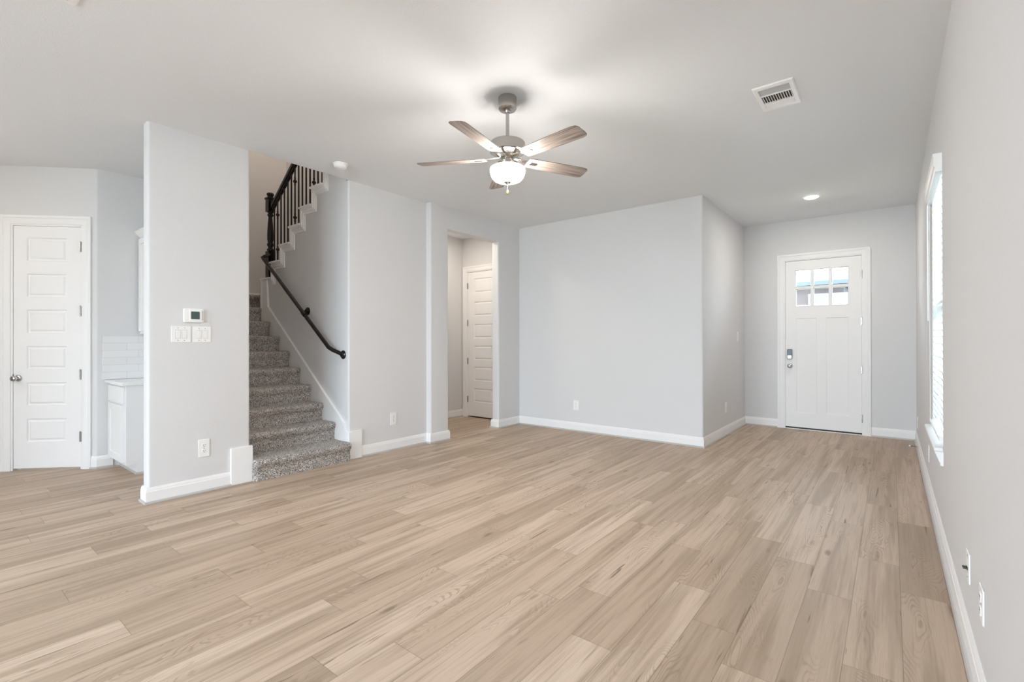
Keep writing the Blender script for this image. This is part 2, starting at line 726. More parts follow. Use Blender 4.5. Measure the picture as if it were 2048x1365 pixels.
# wall under the upper flight, stepped along its treads, wrapping onto the living room side
RS = [(-6.655 if k == 0 else -6.37 + .2525 * (k - 1), 2.118 + .1945 * k) for k in range(0, 8)]
XE = XL - .045
poly = [(-6.66, 0), (XE, 0), (XE, RS[7][1])]
for k in range(7, 0, -1):
    poly += [(RS[k][0], RS[k][1]), (RS[k][0], RS[k - 1][1])]
poly += [(-6.66, RS[0][1])]
b.prism_y(poly, YS2, YS2 + .115)
b.prism_z(rounded([(XL, YS2, BR), (XL, YE + .06, 0), (XT, YE + .06, 0), (XT, YS2 + .115, 0), (XE, YS2 + .115, 0), (XE, YS2, 0)]), 0, H)
struct(b.build('wall_stair', 'wall'))

b = B()
b.prism_z(rounded([(XP, YE, BR), (XP, YO0, BR), (XP - .13, YO0, BR), (XP - .13, YE, 0)]), 0, H)
b.prism_z(rounded([(XP, YO1, BR), (XP, YB + .115, 0), (XP - .13, YB + .115, 0), (XP - .13, YO1, BR)]), 0, H)
b.box(XP - .13, XP, YO0 - .02, YO1 + .02, OZ, H)
struct(b.build('wall_hall_opening', 'wall'))

b = B()
b.prism_z(rounded([(XP - .01, YB, 0), (XG, YB, BR), (XG, YD + .1, 0), (XG - .115, YD + .1, 0), (XG - .115, YB + .115, 0), (XP - .01, YB + .115, 0)]), 0, H)
struct(b.build('wall_back', 'wall'))

DX0, DX1, DZ = -1.245, -.302, 2.470
b = B()
b.box(XG - .05, DX0, YD, YD + .15, 0, H)
b.box(DX1, XR + .15, YD, YD + .15, 0, H)
b.box(DX0, DX1, YD, YD + .15, DZ, H)
struct(b.build('wall_front', 'wall', smooth=0))

WY0, WY1, WZ0, WZ1 = 4.0, 4.95, .625, 2.45
b = B()
b.box(XR, XR + .15, YR0 - .15, WY0, 0, H)
b.box(XR, XR + .15, WY1, YD + .02, 0, H)
b.box(XR, XR + .15, WY0, WY1, 0, WZ0)
b.box(XR, XR + .15, WY0, WY1, WZ1, H)
struct(b.build('wall_right', 'wall', smooth=0))

b = B()   # rear wall behind the camera with three window openings
xs = [-8.65] + [q for w in RW for q in w] + [XR]
for i in range(0, len(xs), 2):
    b.box(xs[i], xs[i + 1], YR0 - .15, YR0, 0, H)
for a, c in RW:
    b.box(a, c, YR0 - .15, YR0, 0, WB)
    b.box(a, c, YR0 - .15, YR0, WT, H)
struct(b.build('wall_rear', 'wall', smooth=0))

b = B()   # kitchen side wall
b.box(-8.65, -8.5, YR0, .35, 0, H)
struct(b.build('wall_kitchen', 'wall', smooth=0))
b = B()   # unseen wall added behind the camera to cut window light on the pantry
b.box(-4.80, -4.68, YR0, -2.9, 0, H)
struct(b.build('wall_baffle', 'wall', smooth=0))

# corner pantry: 45 degree wall with a door, then the tiled return
PC = Vector((-6.34, 1.22))
D45 = Vector((.70711, .70711))
N45 = Vector((.70711, -.70711))


def pp(t, d=0):
    q = PC + D45 * t - N45 * d
    return (q.x, q.y)


b = B()
PT0, PT1, PZ = -.785, -.135, 2.470
c = pp(-1.6)
b.prism_z([pp(-1.6), pp(PT0), pp(PT0, .115), pp(-1.6, .115)], 0, H)
b.prism_z(rounded([(*pp(PT1), 0), (*PC, BR), (PC.x, YS - .1, 0), (PC.x - .115, YS - .1, 0), (PC.x - .115, 1.27, 0), (*pp(PT1, .115), 0)]), 0, H)
b.prism_z([pp(PT0), pp(PT1), pp(PT1, .115), pp(PT0, .115)], PZ, H)
b.box(-8.65, c[0] + .02, c[1], c[1] + .115, 0, H)
b.box(-8.65, -8.5, c[1] + .115, YS - .115, 0, H)
struct(b.build('wall_pantry', 'wall'))

b = B()   # hall behind the opening
b.box(XH - .115, XH, YW1, 6.11, 0, H)
CX0, CX1 = -5.700, -4.985
b.box(XH - .1, CX0, 5.98, 6.095, 0, H)
b.box(CX1, XP - .12, 5.98, 6.095, 0, H)
b.box(CX0, CX1, 5.98, 6.095, 2.475, H)
b.box(XH - .115, XH, 6.11, 7.2, 0, H)
b.box(XH - .115, XG - .115, 7.2, 7.3, 0, H)
struct(b.build('wall_hall', 'wall', smooth=0))

# stairwell shaft, one wall at a time
for nm, bx in (('wall_stairwell_back', [(-8.115, -8.0, YS - .115, YW1 + .115, 0, 5.7)]),
               ('wall_stairwell_far', [(-8.0, XT, YW1, YW1 + .115, 0, H), (-8.0, XL, YW1, YW1 + .115, H, 5.7)]),
               ('wall_stairwell_near', [(-8.0, XL, YS - .115, YS, H, 5.7)]),
               ('wall_stairwell_front', [(XL, XL + .115, YS - .115, YW1 + .115, H + .3, 5.7)]),
               ('ceiling_stairwell', [(-8.115, XL + .115, YS - .115, YW1 + .115, 5.7, 5.8)])):
    b = B()
    for q in bx:
        b.box(*q)
    struct(b.build(nm, 'ceil' if 'ceiling' in nm else 'wall', smooth=0))

# ------------------------------------------------------------------ baseboards
BP = [(0, .0), (.014, .0), (.014, .092), (.011, .096), (.011, .108), (.007, .118), (.005, .124), (0, .124)]
SP = [(.014, 0), (.026, 0), (.026, .008), (.022, .016), (.014, .018)]


def baseboard(name, path, z=0, shoe=True, parent=None):
    b = B()
    b.sweep(path, [(d, q + z) for d, q in BP])
    o = struct(b.build(name, 'trim', smooth=30))
    if shoe:
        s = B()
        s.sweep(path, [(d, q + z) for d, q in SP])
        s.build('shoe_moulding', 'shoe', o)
    return o


baseboard('baseboard_left', [(XT, 1.60), (XT, YA), (XL, YA), (XL, 1.812)])
baseboard('baseboard_stair', [(XL, 3.160), (XL, YE), (XP, YE), (XP, YO0), (XP - .13, YO0), (XP - .13, YE + .05)])
baseboard('baseboard_back', [(XP - .13, 5.9), (XP - .13, YO1), (XP, YO1), (XP, YB), (XG, YB), (XG, YD), (DX0 - .088, YD)])
baseboard('baseboard_right', [(DX1 + .088, YD), (XR, YD), (XR, YR0)])
baseboard('baseboard_hall', [(XH, YW1 + .12), (XH, 5.98)], shoe=True)
baseboard('baseboard_pantry', [pp(PT1 + .075), (PC.x, PC.y), (PC.x, 1.345)])
baseboard('baseboard_kitchen', [pp(-1.5), pp(PT0 - .09)])
baseboard('baseboard_landing', [(-8.0, YS), (-8.0, YW1)], z=1.94, shoe=False)

# plinth blocks at the foot of the staircase
b = B()
b.box(XL - .01, XL + .022, 1.811, 1.998, 0, .331)
struct(b.build('trim_1', 'trim', bevel=.004))
b = B()
b.box(XL - .01, XL + .022, 2.998, 3.162, 0, .305)
struct(b.build('trim_2', 'trim', bevel=.004))

# ------------------------------------------------------------------ carpeted staircase
NOSE0, RUN, RISE = -4.612, .2567, .194
st = thing('staircase', 'grey speckled carpeted staircase rising between the thermostat wall and the black handrail', 'staircase', (-4.6, 2.49, 0))


def carpet_step(xn, z0, xback, y0, y1, first=False):
    """one carpeted step: riser, rolled nosing and tread"""
    z1 = z0 + RISE
    xr = xn - .028
    pf = [(xr, z0), (xr, z1 - .092), (xr + .005, z1 - .080), (xn - .006, z1 - .058)]
    cx, cz, r = xn - .030, z1 - .030, .030
    for k in range(0, 13):
        a = -.5 + (PI / 2 + .5) * k / 12
        pf.append((cx + r * math.cos(a) * 1.0, cz + r * math.sin(a)))
    pf.append((xback, z1))
    # resample
    pts = [Vector((x, 0, z)) for x, z in pf]
    res = [pts[0]]
    for a, c in zip(pts, pts[1:]):
        L = (c - a).length
        n = max(1, round(L / .013))
        for k in range(1, n + 1):
            res.append(a.lerp(c, k / n))
    ny = round((y1 - y0) / .013)
    b = B()
    grid = []
    rr = .026
    for j in range(ny + 1):
        y = y0 + (y1 - y0) * j / ny
        d = min(y - y0, y1 - y) if first else 9
        back = rr - math.sqrt(max(0, rr * rr - (rr - d) ** 2)) if d < rr else 0
        row = []
        for i, q in enumerate(res):
            x = q.x - (back if q.x > xback + .05 else 0)
            p = Vector((x, y, q.z))
            nv = noise.noise_vector(p * 85) * .0055 + noise.noise_vector(p * 30) * .003
            if q.z < z0 + .004:
                nv.z = 0
            row.append(b.bm.verts.new(p + nv))
        grid.append(row)
    for a, c in zip(grid, grid[1:]):
        for i in range(len(res) - 1):
            b.bm.faces.new([a[i], a[i + 1], c[i + 1], c[i]])
    for row in (grid[0], grid[-1]):
        z = b.bm.verts.new((xback, row[0].co.y, z0))
        b.bm.faces.new(row + [z])
    o = b.build('step', 'carpet', st, smooth=80)
    o.matrix_parent_inverse = Matrix.Translation((4.6, -2.49, 0))
    return o


for i in range(10):
    xn = NOSE0 - RUN * i if i else -4.548
    xb = NOSE0 - RUN * (i + 1) - .03
    if i == 9:
        xb = -8.0
    y1 = YS2 - .016 if i < 8 else (YS2 + .1 if i == 8 else YW1)
    if i == 9:
        # landing: carpeted front edge then a plain deck
        carpet_step(xn, RISE * i, xn - .35, YS + .012, YW1 - .014, False)
        b = B()
        b.box(-7.988, xn - .34, YS + .012, YW1 - .014, RISE * i + RISE - .05, RISE * i + RISE)
        o = b.build('landing', 'carpet', st)
        o.matrix_parent_inverse = Matrix.Translation((4.6, -2.49, 0))
    else:
        carpet_step(xn, RISE * i, xb, YS + .012, y1 if i else YS2 - .012, i == 0)
# upper flight, returning towards the room behind the railing
for k in range(0, 7):
    x0 = RS[k][0]
    b = B()
    zt = RS[k][1]
    b.box(x0, x0 + .29, YS2 + .118, YW1 - .014, zt - .20, zt)
    o = b.build('step', 'carpet', st, bevel=.02)
    o.matrix_parent_inverse = Matrix.Translation((4.6, -2.49, 0))

# white skirt board of the lower flight on the railing side wall
b = B()
sk = [(-6.66, 1.0), (-4.70, -.0), (XL - .004, 0), (XL - .004, .300), (-4.708, .318), (-4.713, .386), (-6.483, 1.746), (-6.512, 2.06), (-6.525, 2.12), (-6.675, 2.12), (-6.675, 1.0)]
b.prism_y(sk, YS2 - .014, YS2 + .002)
o = struct(b.build('trim_3', 'trim', smooth=0))
b = B()
ln = [(-4.706, .318), (-4.713, .386), (-6.483, 1.746), (-6.512, 2.06)]


def strip(b, ln, w, y0, y1):
    """flat mitred strip along a polyline in the XZ plane"""
    P = [Vector(q) for q in ln]
    up, dn = [], []
    for i, p in enumerate(P):
        d0 = (p - P[i - 1]).normalized() if i else None
        d1 = (P[i + 1] - p).normalized() if i < len(P) - 1 else None
        n0 = Vector((-d0.y, d0.x)) if d0 else None
        n1 = Vector((-d1.y, d1.x)) if d1 else None
        m = n0 if n1 is None else (n1 if n0 is None else (n0 + n1).normalized())
        if n0 and n1:
            m = m / max(.3, m.dot(n0))
        up.append(p + m * w / 2)
        dn.append(p - m * w / 2)
    for i in range(len(P) - 1):
        q = [dn[i], dn[i + 1], up[i + 1], up[i]]
        b.hull([(v.x, y0, v.y) for v in q], [(v.x, y1, v.y) for v in q])


strip(b, ln, .022, YS2 - .026, YS2)
b.build('skirt_bead', 'trim', o, smooth=0)
b = B()
b.box(-6.690, -6.664, YS2 - .022, YS2 + .12, 1.74, 2.12)
b.build('end_casing', 'trim', o, bevel=.003)
b = B()
b.box(-6.690, -6.40, YS2 - .034, YS2 + .125, 2.115, 2.138)
b.build('end_cap', 'trim', o, bevel=.004)

# stepped stringer trim of the upper flight
b2 = B()


def stepped(off, dz_):
    """band below the treads and right of the risers, off wide"""
    a, c = [], []
    for k in range(1, 8):
        xr, zt = RS[k]
        zb = RS[k - 1][1]
        a += [(xr, zb if k > 1 else zb + .0), (xr, zt)]
        c += [(xr + off, zb - dz_), (xr + off, zt - dz_)]
    a[0] = (RS[1][0], RS[0][1] - dz_)
    a.append((RS[7][0] + .20, RS[7][1]))
    c.append((RS[7][0] + .20, RS[7][1] - dz_))
    return a, c


b = B()
for off, dz_, dep in ((.066, .082, .014), (.045, .054, .024), (.024, .028, .034)):
    a, c = stepped(off, dz_)
    for q in range(len(a) - 1):
        w = [a[q], a[q + 1], c[q + 1], c[q]]
        lo = [b.bm.verts.new((x, YS2 - dep, z)) for x, z in w]
        hi = [b.bm.verts.new((x, YS2 + .001, z)) for x, z in w]
        b.bm.faces.new(lo)
        b.bm.faces.new([lo[3], lo[2], hi[2], hi[3]])
        b.bm.faces.new([lo[0], lo[1], hi[1], hi[0]])
        if q == 0:
            b.bm.faces.new([lo[3], lo[0], hi[0], hi[3]])
for k in range(1, 8):
    xr, zt = RS[k]
    b2.box(xr - .020, xr + .2525 - .002, YS2 - .050, YS2 + .117, zt - .004, zt + .020)
o = struct(b.build('trim_4', 'trim', smooth=0))
b2.build('tread_cap', 'trim', o, bevel=.006, smooth=0)

# ------------------------------------------------------------------ black railing: newel, rail, balusters
rl = thing('stair_railing', 'black stair railing with turned newel post and iron balusters on the upper flight', 'railing', (-6.56, YS2 + .052, 2.13))


def local(o, root):
    o.matrix_parent_inverse = root.matrix_basis.inverted()
    return o


YR = YS2 + .052
b = B()
xc = -6.555
b.box(xc - .046, xc + .046, YR - .046, YR + .046, 2.132, 2.50)
b.box(xc - .046, xc + .046, YR - .046, YR + .046, 3.03, 3.20)
b.box(xc - .056, xc + .056, YR - .056, YR + .056, 3.20, 3.222)
T = Matrix.Translation((xc, YR, 0))
b.lathe([(.030, 2.49), (.043, 2.515), (.043, 2.53), (.030, 2.545), (.030, 2.56), (.042, 2.58), (.042, 2.60), (.032, 2.62), (.040, 2.66), (.041, 2.72),
         (.034, 2.85), (.026, 2.95), (.024, 2.965), (.038, 2.98), (.038, 2.995), (.028, 3.01), (.040, 3.03)], 24, T)
b.lathe([(.03, 3.22), (.036, 3.235), (.036, 3.245), (.045, 3.255), (.048, 3.27), (.040, 3.285), (.0, 3.292)], 24, T)
local(b.build('newel_post', 'black', rl, bevel=.003), rl)
b = B()
x0, x1 = -6.515, -4.70
zr = lambda x: 3.075 + .765 * (x + 6.437)
for w, lo, hi in ((.020, 0, .03), (.030, .028, .085), (.024, .085, .10)):
    q = [(x0, zr(x0) + lo), (x1, zr(x1) + lo), (x1, zr(x1) + hi), (x0, zr(x0) + hi)]
    b.prism_y(q, YR - w, YR + w)
local(b.build('handrail', 'black', rl, bevel=.006), rl)
for i in range(20):
    x = -6.442 + .0905 * i
    if x > -4.75:
        break
    k = max(j for j in range(8) if RS[j][0] <= x + .02)
    z0, z1 = RS[k][1] + .012, zr(x) + .02
    b = B()
    r = .0075
    b.box(x - r, x + r, YR - r, YR + r, z0, z1)
    b.box(x - .013, x + .013, YR - .013, YR + .013, z0, z0 + .018)
    if i % 5 == 1:
        T = Matrix.Translation((x, YR, 0))
        zl = 2.506 + .77 * (x + 6.351)
        ks = (zl, zl + .455)
        for zk in ks:
            b.lathe([(.008, zk - .05), (.013, zk - .046), (.013, zk - .038), (.009, zk - .034), (.012, zk - .020), (.024, zk - .006), (.024, zk + .006),
                     (.012, zk + .020), (.009, zk + .034), (.013, zk + .038), (.013, zk + .046), (.008, zk + .05)], 14, T)
    local(b.build('baluster', 'iron', rl), rl)

# wall handrail of the lower flight
hr = thing('wall_handrail', 'round black handrail fixed along the wall above the carpeted stairs', 'handrail', (-4.741, YS2, 1.142))
b = B()
YH = YS2 - .080
pa = Vector((-4.905, YH, 1.222))
pb = Vector((-6.492, YH, 2.393))
path = [(-4.745, YS2 - .004, 1.143), (-4.86, YS2 - .055, 1.192)]
path += [pa + (pb - pa) * .0, pa + (pb - pa) * .012]
path += [pb - (pb - pa) * .012, pb, pb + Vector((.015, .02, .018)), (-6.46, YR - .05, 2.44)]
b.tube(path, .0225, 16)
local(b.build('rail', 'black', hr, smooth=60), hr)


def rosette(b, x, z):
    mtx = Matrix.Translation((x, YS2, z)) @ Matrix.Rotation(R(90), 4, 'X')
    b.lathe([(.048, 0), (.048, .008), (.040, .016), (.026, .022), (.024, .030), (0, .030)], 24, mtx)


b = B()
rosette(b, -4.741, 1.142)
local(b.build('wall_rosette', 'black', hr), hr)
b = B()
rosette(b, -5.491, 1.651)
q = pa + (pb - pa) * ((-5.44 - pa.x) / (pb.x - pa.x))
b.tube([(-5.491, YS2 - .01, 1.651), (-5.47, YS2 - .06, 1.615), (q.x, q.y, q.z - .02)], .010, 8)
b.lathe([(.027, -.035), (.027, .035)], 16, Matrix.Translation(q) @ (pb - pa).to_track_quat('Z', 'Y').to_matrix().to_4x4())
local(b.build('bracket', 'black', hr), hr)

# ------------------------------------------------------------------ doors
def ring(b, ra, ya, rb, yb):
    """four quads between two rectangles (x0,x1,z0,z1)"""
    A = [(ra[0], ya, ra[2]), (ra[1], ya, ra[2]), (ra[1], ya, ra[3]), (ra[0], ya, ra[3])]
    Bq = [(rb[0], yb, rb[2]), (rb[1], yb, rb[2]), (rb[1], yb, rb[3]), (rb[0], yb, rb[3])]
    for i in range(4):
        j = (i + 1) % 4
        b.face([A[i], A[j], Bq[j], Bq[i]])


def ins(r, d):
    return (r[0] + d, r[1] - d, r[2] + d, r[3] - d)


def plate(b, r, y):
    b.face([(r[0], y, r[2]), (r[1], y, r[2]), (r[1], y, r[3]), (r[0], y, r[3])])


def face_grid(b, r, holes, y):
    """flat face r at depth y with rectangular holes cut out"""
    xs = sorted({r[0], r[1]} | {h[0] for h in holes} | {h[1] for h in holes})
    zs = sorted({r[2], r[3]} | {h[2] for h in holes} | {h[3] for h in holes})
    for a, c in zip(xs, xs[1:]):
        for d, e in zip(zs, zs[1:]):
            mx, mz = (a + c) / 2, (d + e) / 2
            if any(h[0] < mx < h[1] and h[2] < mz < h[3] for h in holes):
                continue
            plate(b, (a, c, d, e), y)


def slab_sides(b, r, y0, y1):
    ring(b, r, y0, r, y1)


CAS = [(0, 0), (.004, 0), (.004, 0)]


def casing(parent, x0, x1, z1, w=.088, d0=0.0):
    """mitred door casing with stepped profile around an opening; front is -y"""
    b = B()
    prof = [(0, 0), (0, .010), (.012, .014), (.050, .016), (.058, .013), (.066, .020), (w, .020), (w, 0)]
    rings = []
    corners = [((x0, 0), (-1, 0)), ((x0, z1), (-1, 1)), ((x1, z1), (1, 1)), ((x1, 0), (1, 0))]
    for (x, z), (dx, dz) in corners:
        rings.append([b.bm.verts.new((x + dx * a, -y - d0, z + dz * a)) for a, y in prof])
    n = len(prof)
    for p, q in zip(rings, rings[1:]):
        for k in range(n):
            b.bm.faces.new([p[k], p[(k + 1) % n], q[(k + 1) % n], q[k]])
    b.bm.faces.new(rings[0])
    b.bm.faces.new(rings[-1][::-1])
    b.build('casing', 'trim', parent, smooth=25)


def jamb(parent, x0, x1, z1, t, depth):
    b = B()
    b.box(x0, x0 + t, -.002, depth, 0, z1)
    b.box(x1 - t, x1, -.002, depth, 0, z1)
    b.box(x0 + t, x1 - t, -.002, depth, z1 - t, z1)
    # stop behind the slab
    b.box(x0 + t, x0 + t + .012, .050, .08, 0, z1 - t)
    b.box(x1 - t - .012, x1 - t, .050, .08, 0, z1 - t)
    b.box(x0 + t + .012, x1 - t - .012, .050, .08, z1 - t - .012, z1 - t)
    b.build('jamb', 'trim', parent, smooth=0)


def hinge(parent, x, z, y=.0):
    b = B()
    b.lathe([(.0065, -.050), (.0065, .050)], 12, Matrix.Translation((x, y - .006, z)))
    b.lathe([(.008, .050), (.005, .056), (0, .058)], 12, Matrix.Translation((x, y - .006, z)))
    b.box(x - .012, x + .012, y - .003, y + .002, z - .050, z + .050)
    b.build('hinge', 'nickel', parent)


def knob(parent, x, z, y=0, name='knob'):
    b = B()
    m = Matrix.Translation((x, y, z)) @ Matrix.Rotation(R(90), 4, 'X')
    b.lathe([(.033, 0), (.033, .006), (.028, .012), (.014, .016), (.012, .030), (.018, .036), (.027, .046), (.029, .056), (.026, .066), (.016, .072), (0, .073)], 28, m)
    b.build(name, 'chrome', parent, smooth=50)


def panel_door(parent, x0, x1, z0, z1, panels, y=.006, name='slab'):
    r = (x0, x1, z0, z1)
    b = B()
    face_grid(b, r, panels, y)
    for p in panels:
        a = ins(p, .007)
        ring(b, p, y, a, y + .014)
        c = ins(p, .017)
        ring(b, a, y + .014, c, y + .014)
        d = ins(p, .034)
        ring(b, c, y + .014, d, y + .002)
        plate(b, d, y + .002)
    slab_sides(b, r, y, y + .035)
    plate(b, r, y + .035)
    bmesh.ops.remove_doubles(b.bm, verts=b.bm.verts, dist=1e-5)
    return b.build(name, 'door', parent, smooth=20)


# pantry door in the 45 degree wall
c = pp(0)
d1 = struct(empty('door_1', (c[0], c[1], 0), R(45)))
casing(d1, PT0 + .002, PT1 - .002, PZ - .002)
jamb(d1, PT0, PT1, PZ, .016, .115)
pz = [(2.102, 2.335), (1.741, 1.972), (1.377, 1.611), (1.015, 1.245), (.649, .880), (.284, .516)]
panel_door(d1, -.766, -.154, .022, 2.452, [(-.648, -.284, a, e) for a, e in pz])
knob(d1, -.722, .925, .006)
b = B()
b.box(-.784, -.766, .0, .012, .900, .965)
b.build('strike_plate', 'steel_dark', d1)
for z in (2.250, 1.598, .955, .327):
    hinge(d1, -.151, z)

# hall closet door
d3 = struct(empty('door_3', (0, 5.98, 0)))
casing(d3, CX0 + .002, CX1 - .002, 2.473)
jamb(d3, CX0, CX1, 2.475, .014, .115)
pz = [(2.105, 2.346), (1.715, 1.955), (1.340, 1.580), (.975, 1.215), (.620, .860), (.262, .495)]
panel_door(d3, -5.684, -5.001, .022, 2.457, [(-5.545, -5.14, a, e) for a, e in pz])
for z in (2.23, 1.60, .95, .30):
    hinge(d3, -5.688, z)
knob(d3, -5.055, .925, .006)

# front door
d2 = struct(empty('door_2', (0, YD, 0)))
casing(d2, DX0 + .004, DX1 - .004, DZ - .004, w=.090)
jamb(d2, DX0, DX1, DZ, .014, .15)
r = (-1.229, -.318, .028, 2.453)
LX = [(-1.098, -.905), (-.878, -.686), (-.658, -.463)]
LZ = [(1.790, 2.043), (2.072, 2.318)]
lites = [(a, c, d, e) for a, c in LX for d, e in LZ]
pans = [(-1.090, -.838, .240, 1.615), (-.722, -.466, .240, 1.615)]
b = B()
y = .012
face_grid(b, r, lites + pans, y)
face_grid(b, r, lites, y + .044)
for q in pans:
    a = ins(q, .004)
    ring(b, q, y, a, y + .008)
    plate(b, a, y + .008)
for q in lites:
    a = ins(q, .007)
    ring(b, q, y, a, y + .010)
    ring(b, a, y + .010, a, y + .034)
    ring(b, a, y + .034, q, y + .044)
slab_sides(b, r, y, y + .044)
bmesh.ops.remove_doubles(b.bm, verts=b.bm.verts, dist=1e-5)
sl = b.build('slab', 'door', d2, smooth=20)
b = B()
for q in lites:
    a = ins(q, .004)
    b.box(a[0], a[1], y + .018, y + .024, a[2], a[3])
b.build('glass', 'glass', sl, smooth=0)
# raised mouldings round the glass
b = B()
for q in lites:
    o_, i_ = ins(q, -.006), ins(q, .003)
    ring(b, o_, y + .001, ins(q, -.004), y - .005)
    ring(b, ins(q, -.004), y - .005, q, y - .005)
    ring(b, q, y - .005, i_, y + .004)
b.build('glazing_bead', 'door', sl, smooth=0)
b = B()
b.box(-1.231, -.316, .006, .06, .004, .026)  # dark strip standing in for the shaded gap under the door
b.build('gap_shade_strip', 'gap_shade', d2)
b = B()
b.box(-1.229, -.318, -.022, .15, 0, .009)
b.build('threshold', 'trim', d2, bevel=.003)
for z in (2.188, 1.553, .888, .223):
    hinge(d2, -.312, z, .006)
knob(d2, -1.172, .918, .012)
b = B()
b.prism_y(rrect(-1.207, -1.142, 1.020, 1.166, .014), y - .024, y)
lk = b.build('lock_housing', 'lockblack', d2, bevel=.004)
b = B()
b.prism_y(rrect(-1.200, -1.149, 1.028, 1.074, .006), y - .027, y - .022)
lp = b.build('silver_plate', 'chrome', lk, bevel=.001)
b = B()
b.prism_y([(-1.194, 1.050), (-1.176, 1.052), (-1.157, 1.062), (-1.160, 1.066), (-1.178, 1.058), (-1.194, 1.056)], y - .0285, y - .0265)
b.build('lock_emblem', 'steel_dark', lp, smooth=0)
b = B()
b.box(-1.241, -1.232, -.001, .006, .885, .955)
b.build('strike_plate', 'steel_dark', d2)

# ------------------------------------------------------------------ right window, sill and blind
wn = struct(empty('window_1', (XR, (WY0 + WY1) / 2, WZ0)))
b = B()
for y0, y1, z0, z1 in ((WY0, WY0 + .05, WZ0, WZ1), (WY1 - .05, WY1, WZ0, WZ1), (WY0 + .05, WY1 - .05, WZ0, WZ0 + .06), (WY0 + .05, WY1 - .05, WZ1 - .05, WZ1), (WY0 + .05, WY1 - .05, 1.50, 1.55)):
    b.box(XR + .085, XR + .135, y0, y1, z0, z1)
local(b.build('window_frame', 'trim', wn, smooth=0), wn)
b = B()
b.box(XR + .105, XR + .111, WY0 + .04, WY1 - .04, WZ0 + .05, WZ1 - .04)
local(b.build('pane', 'glass', wn, smooth=0), wn)
b = B()
b.prism_z([(XR - .046, WY0 - .04), (XR - .0005, WY0 - .04), (XR - .0005, WY0 + .001), (XR + .084, WY0 + .001), (XR + .084, WY1 - .001), (XR - .0005, WY1 - .001), (XR - .0005, WY1 + .09), (XR - .046, WY1 + .09)], .6015, .627)
local(b.build('window_sill', 'trim', wn, bevel=.006), wn)
b = B()
b.prism_y([(XR, .512), (XR - .014, .512), (XR - .014, .530), (XR - .020, .540), (XR - .040, .592), (XR - .040, .602), (XR, .602)], WY0 - .025, WY1 + .07)
local(b.build('apron', 'trim', wn, smooth=0), wn)

bl = thing('window_blind', 'white slatted venetian blind lowered over the tall window in the right wall', 'blind', (XR, (WY0 + WY1) / 2, WZ1))
b = B()
b.prism_y([(XR - .0008, 2.345), (XR - .034, 2.345), (XR - .034, 2.372), (XR - .042, 2.380), (XR - .042, 2.436), (XR - .046, 2.444), (XR - .046, 2.458), (XR - .0008, 2.458)],
          WY0 - .004, WY1 + .05)
local(b.build('valance', 'plastic', bl, smooth=0), bl)
b = B()
b.box(XR + .002, XR + .055, WY0 + .005, WY1 - .005, 2.36, 2.44)
local(b.build('headrail', 'plastic', bl, smooth=0), bl)
b = B()
nsl = 37
for i in range(nsl):
    z = .705 + (2.33 - .705) * i / (nsl - 1)
    a = R(-77)
    cx = XR + .004
    hx, hz = .0255 * math.cos(a), .025 * math.sin(a)
    tx, tz = .0014 * math.sin(a), .0014 * math.cos(a)
    q = [(cx - hx - tx, z - hz + tz), (cx + hx - tx, z + hz + tz), (cx + hx + tx, z + hz - tz), (cx - hx + tx, z - hz - tz)]
    b.prism_y(q, WY0 + .008, WY1 - .008)
local(b.build('slats', 'slat', bl, smooth=0), bl)
b = B()
b.box(XR - .020, XR + .028, WY0 + .008, WY1 - .008, .662, .682)
local(b.build('bottom_rail', 'plastic', bl, bevel=.003), bl)
b = B()
for yy in (WY0 + .14, (WY0 + WY1) / 2, WY1 - .14):
    for dx in (-.022, .030):
        b.tube([(XR + dx, yy, .67), (XR + dx, yy, 2.36)], .0012, 6)
local(b.build('ladder_cord', 'plastic', bl), bl)
b = B()
b.tube([(XR - .028, WY1 - .05, 1.44), (XR - .030, WY1 - .05, 2.33)], .005, 8)
b.tube([(XR - .030, WY1 - .05, 2.33), (XR - .010, WY1 - .05, 2.375)], .003, 8)
local(b.build('tilt_wand', 'plastic', bl), bl)

# rear windows (behind the camera): plain frames and panes
for i, (a, c) in enumerate(RW):
    w = struct(empty('window_%d' % (i + 2), ((a + c) / 2, YR0, WB)))
    b = B()
    for x0, x1, z0, z1 in ((a, a + .05, WB, WT), (c - .05, c, WB, WT), (a + .05, c - .05, WB, WB + .06), (a + .05, c - .05, WT - .05, WT)):
        b.box(x0, x1, YR0 - .12, YR0 - .07, z0, z1)
    local(b.build('window_frame', 'trim', w, smooth=0), w)
    b = B()
    b.box(a + .04, c - .04, YR0 - .1, YR0 - .094, WB + .05, WT - .04)
    local(b.build('pane', 'glass', w, smooth=0), w)

# ------------------------------------------------------------------ kitchen corner
KX0, KX1 = PC.x, -5.757
KF, KB = 1.322, YS - .119
cb = thing('base_cabinet', 'white base cabinet with one drawer and one door beside the pantry', 'cabinet', ((KX0 + KX1) / 2, (KF + KB) / 2, 0))
b = B()
b.prism_x([(KF, .100), (KF, .868), (KB, .868), (KB, 0), (KF + .085, 0), (KF + .085, .100)], KX0 + .002, KX1)
local(b.build('body', 'cab', cb, smooth=0), cb)
b = B()
q = (KX0 + .025, KX1 - .045, .690, .850)
b.box(q[0], q[1], KF - .019, KF - .001, q[2], q[3])
local(b.build('drawer', 'cab', cb, bevel=.003), cb)
b = B()
q = (KX0 + .025, KX1 - .045, .125, .672)
face_grid(b, q, [ins(q, .058)], KF - .020)
a = ins(q, .058)
ring(b, a, KF - .020, ins(a, .001), KF - .010)
plate(b, ins(a, .001), KF - .010)
slab_sides(b, q, KF - .020, KF - .001)
bmesh.ops.remove_doubles(b.bm, verts=b.bm.verts, dist=1e-5)
local(b.build('door', 'cab', cb, smooth=0), cb)
b = B()
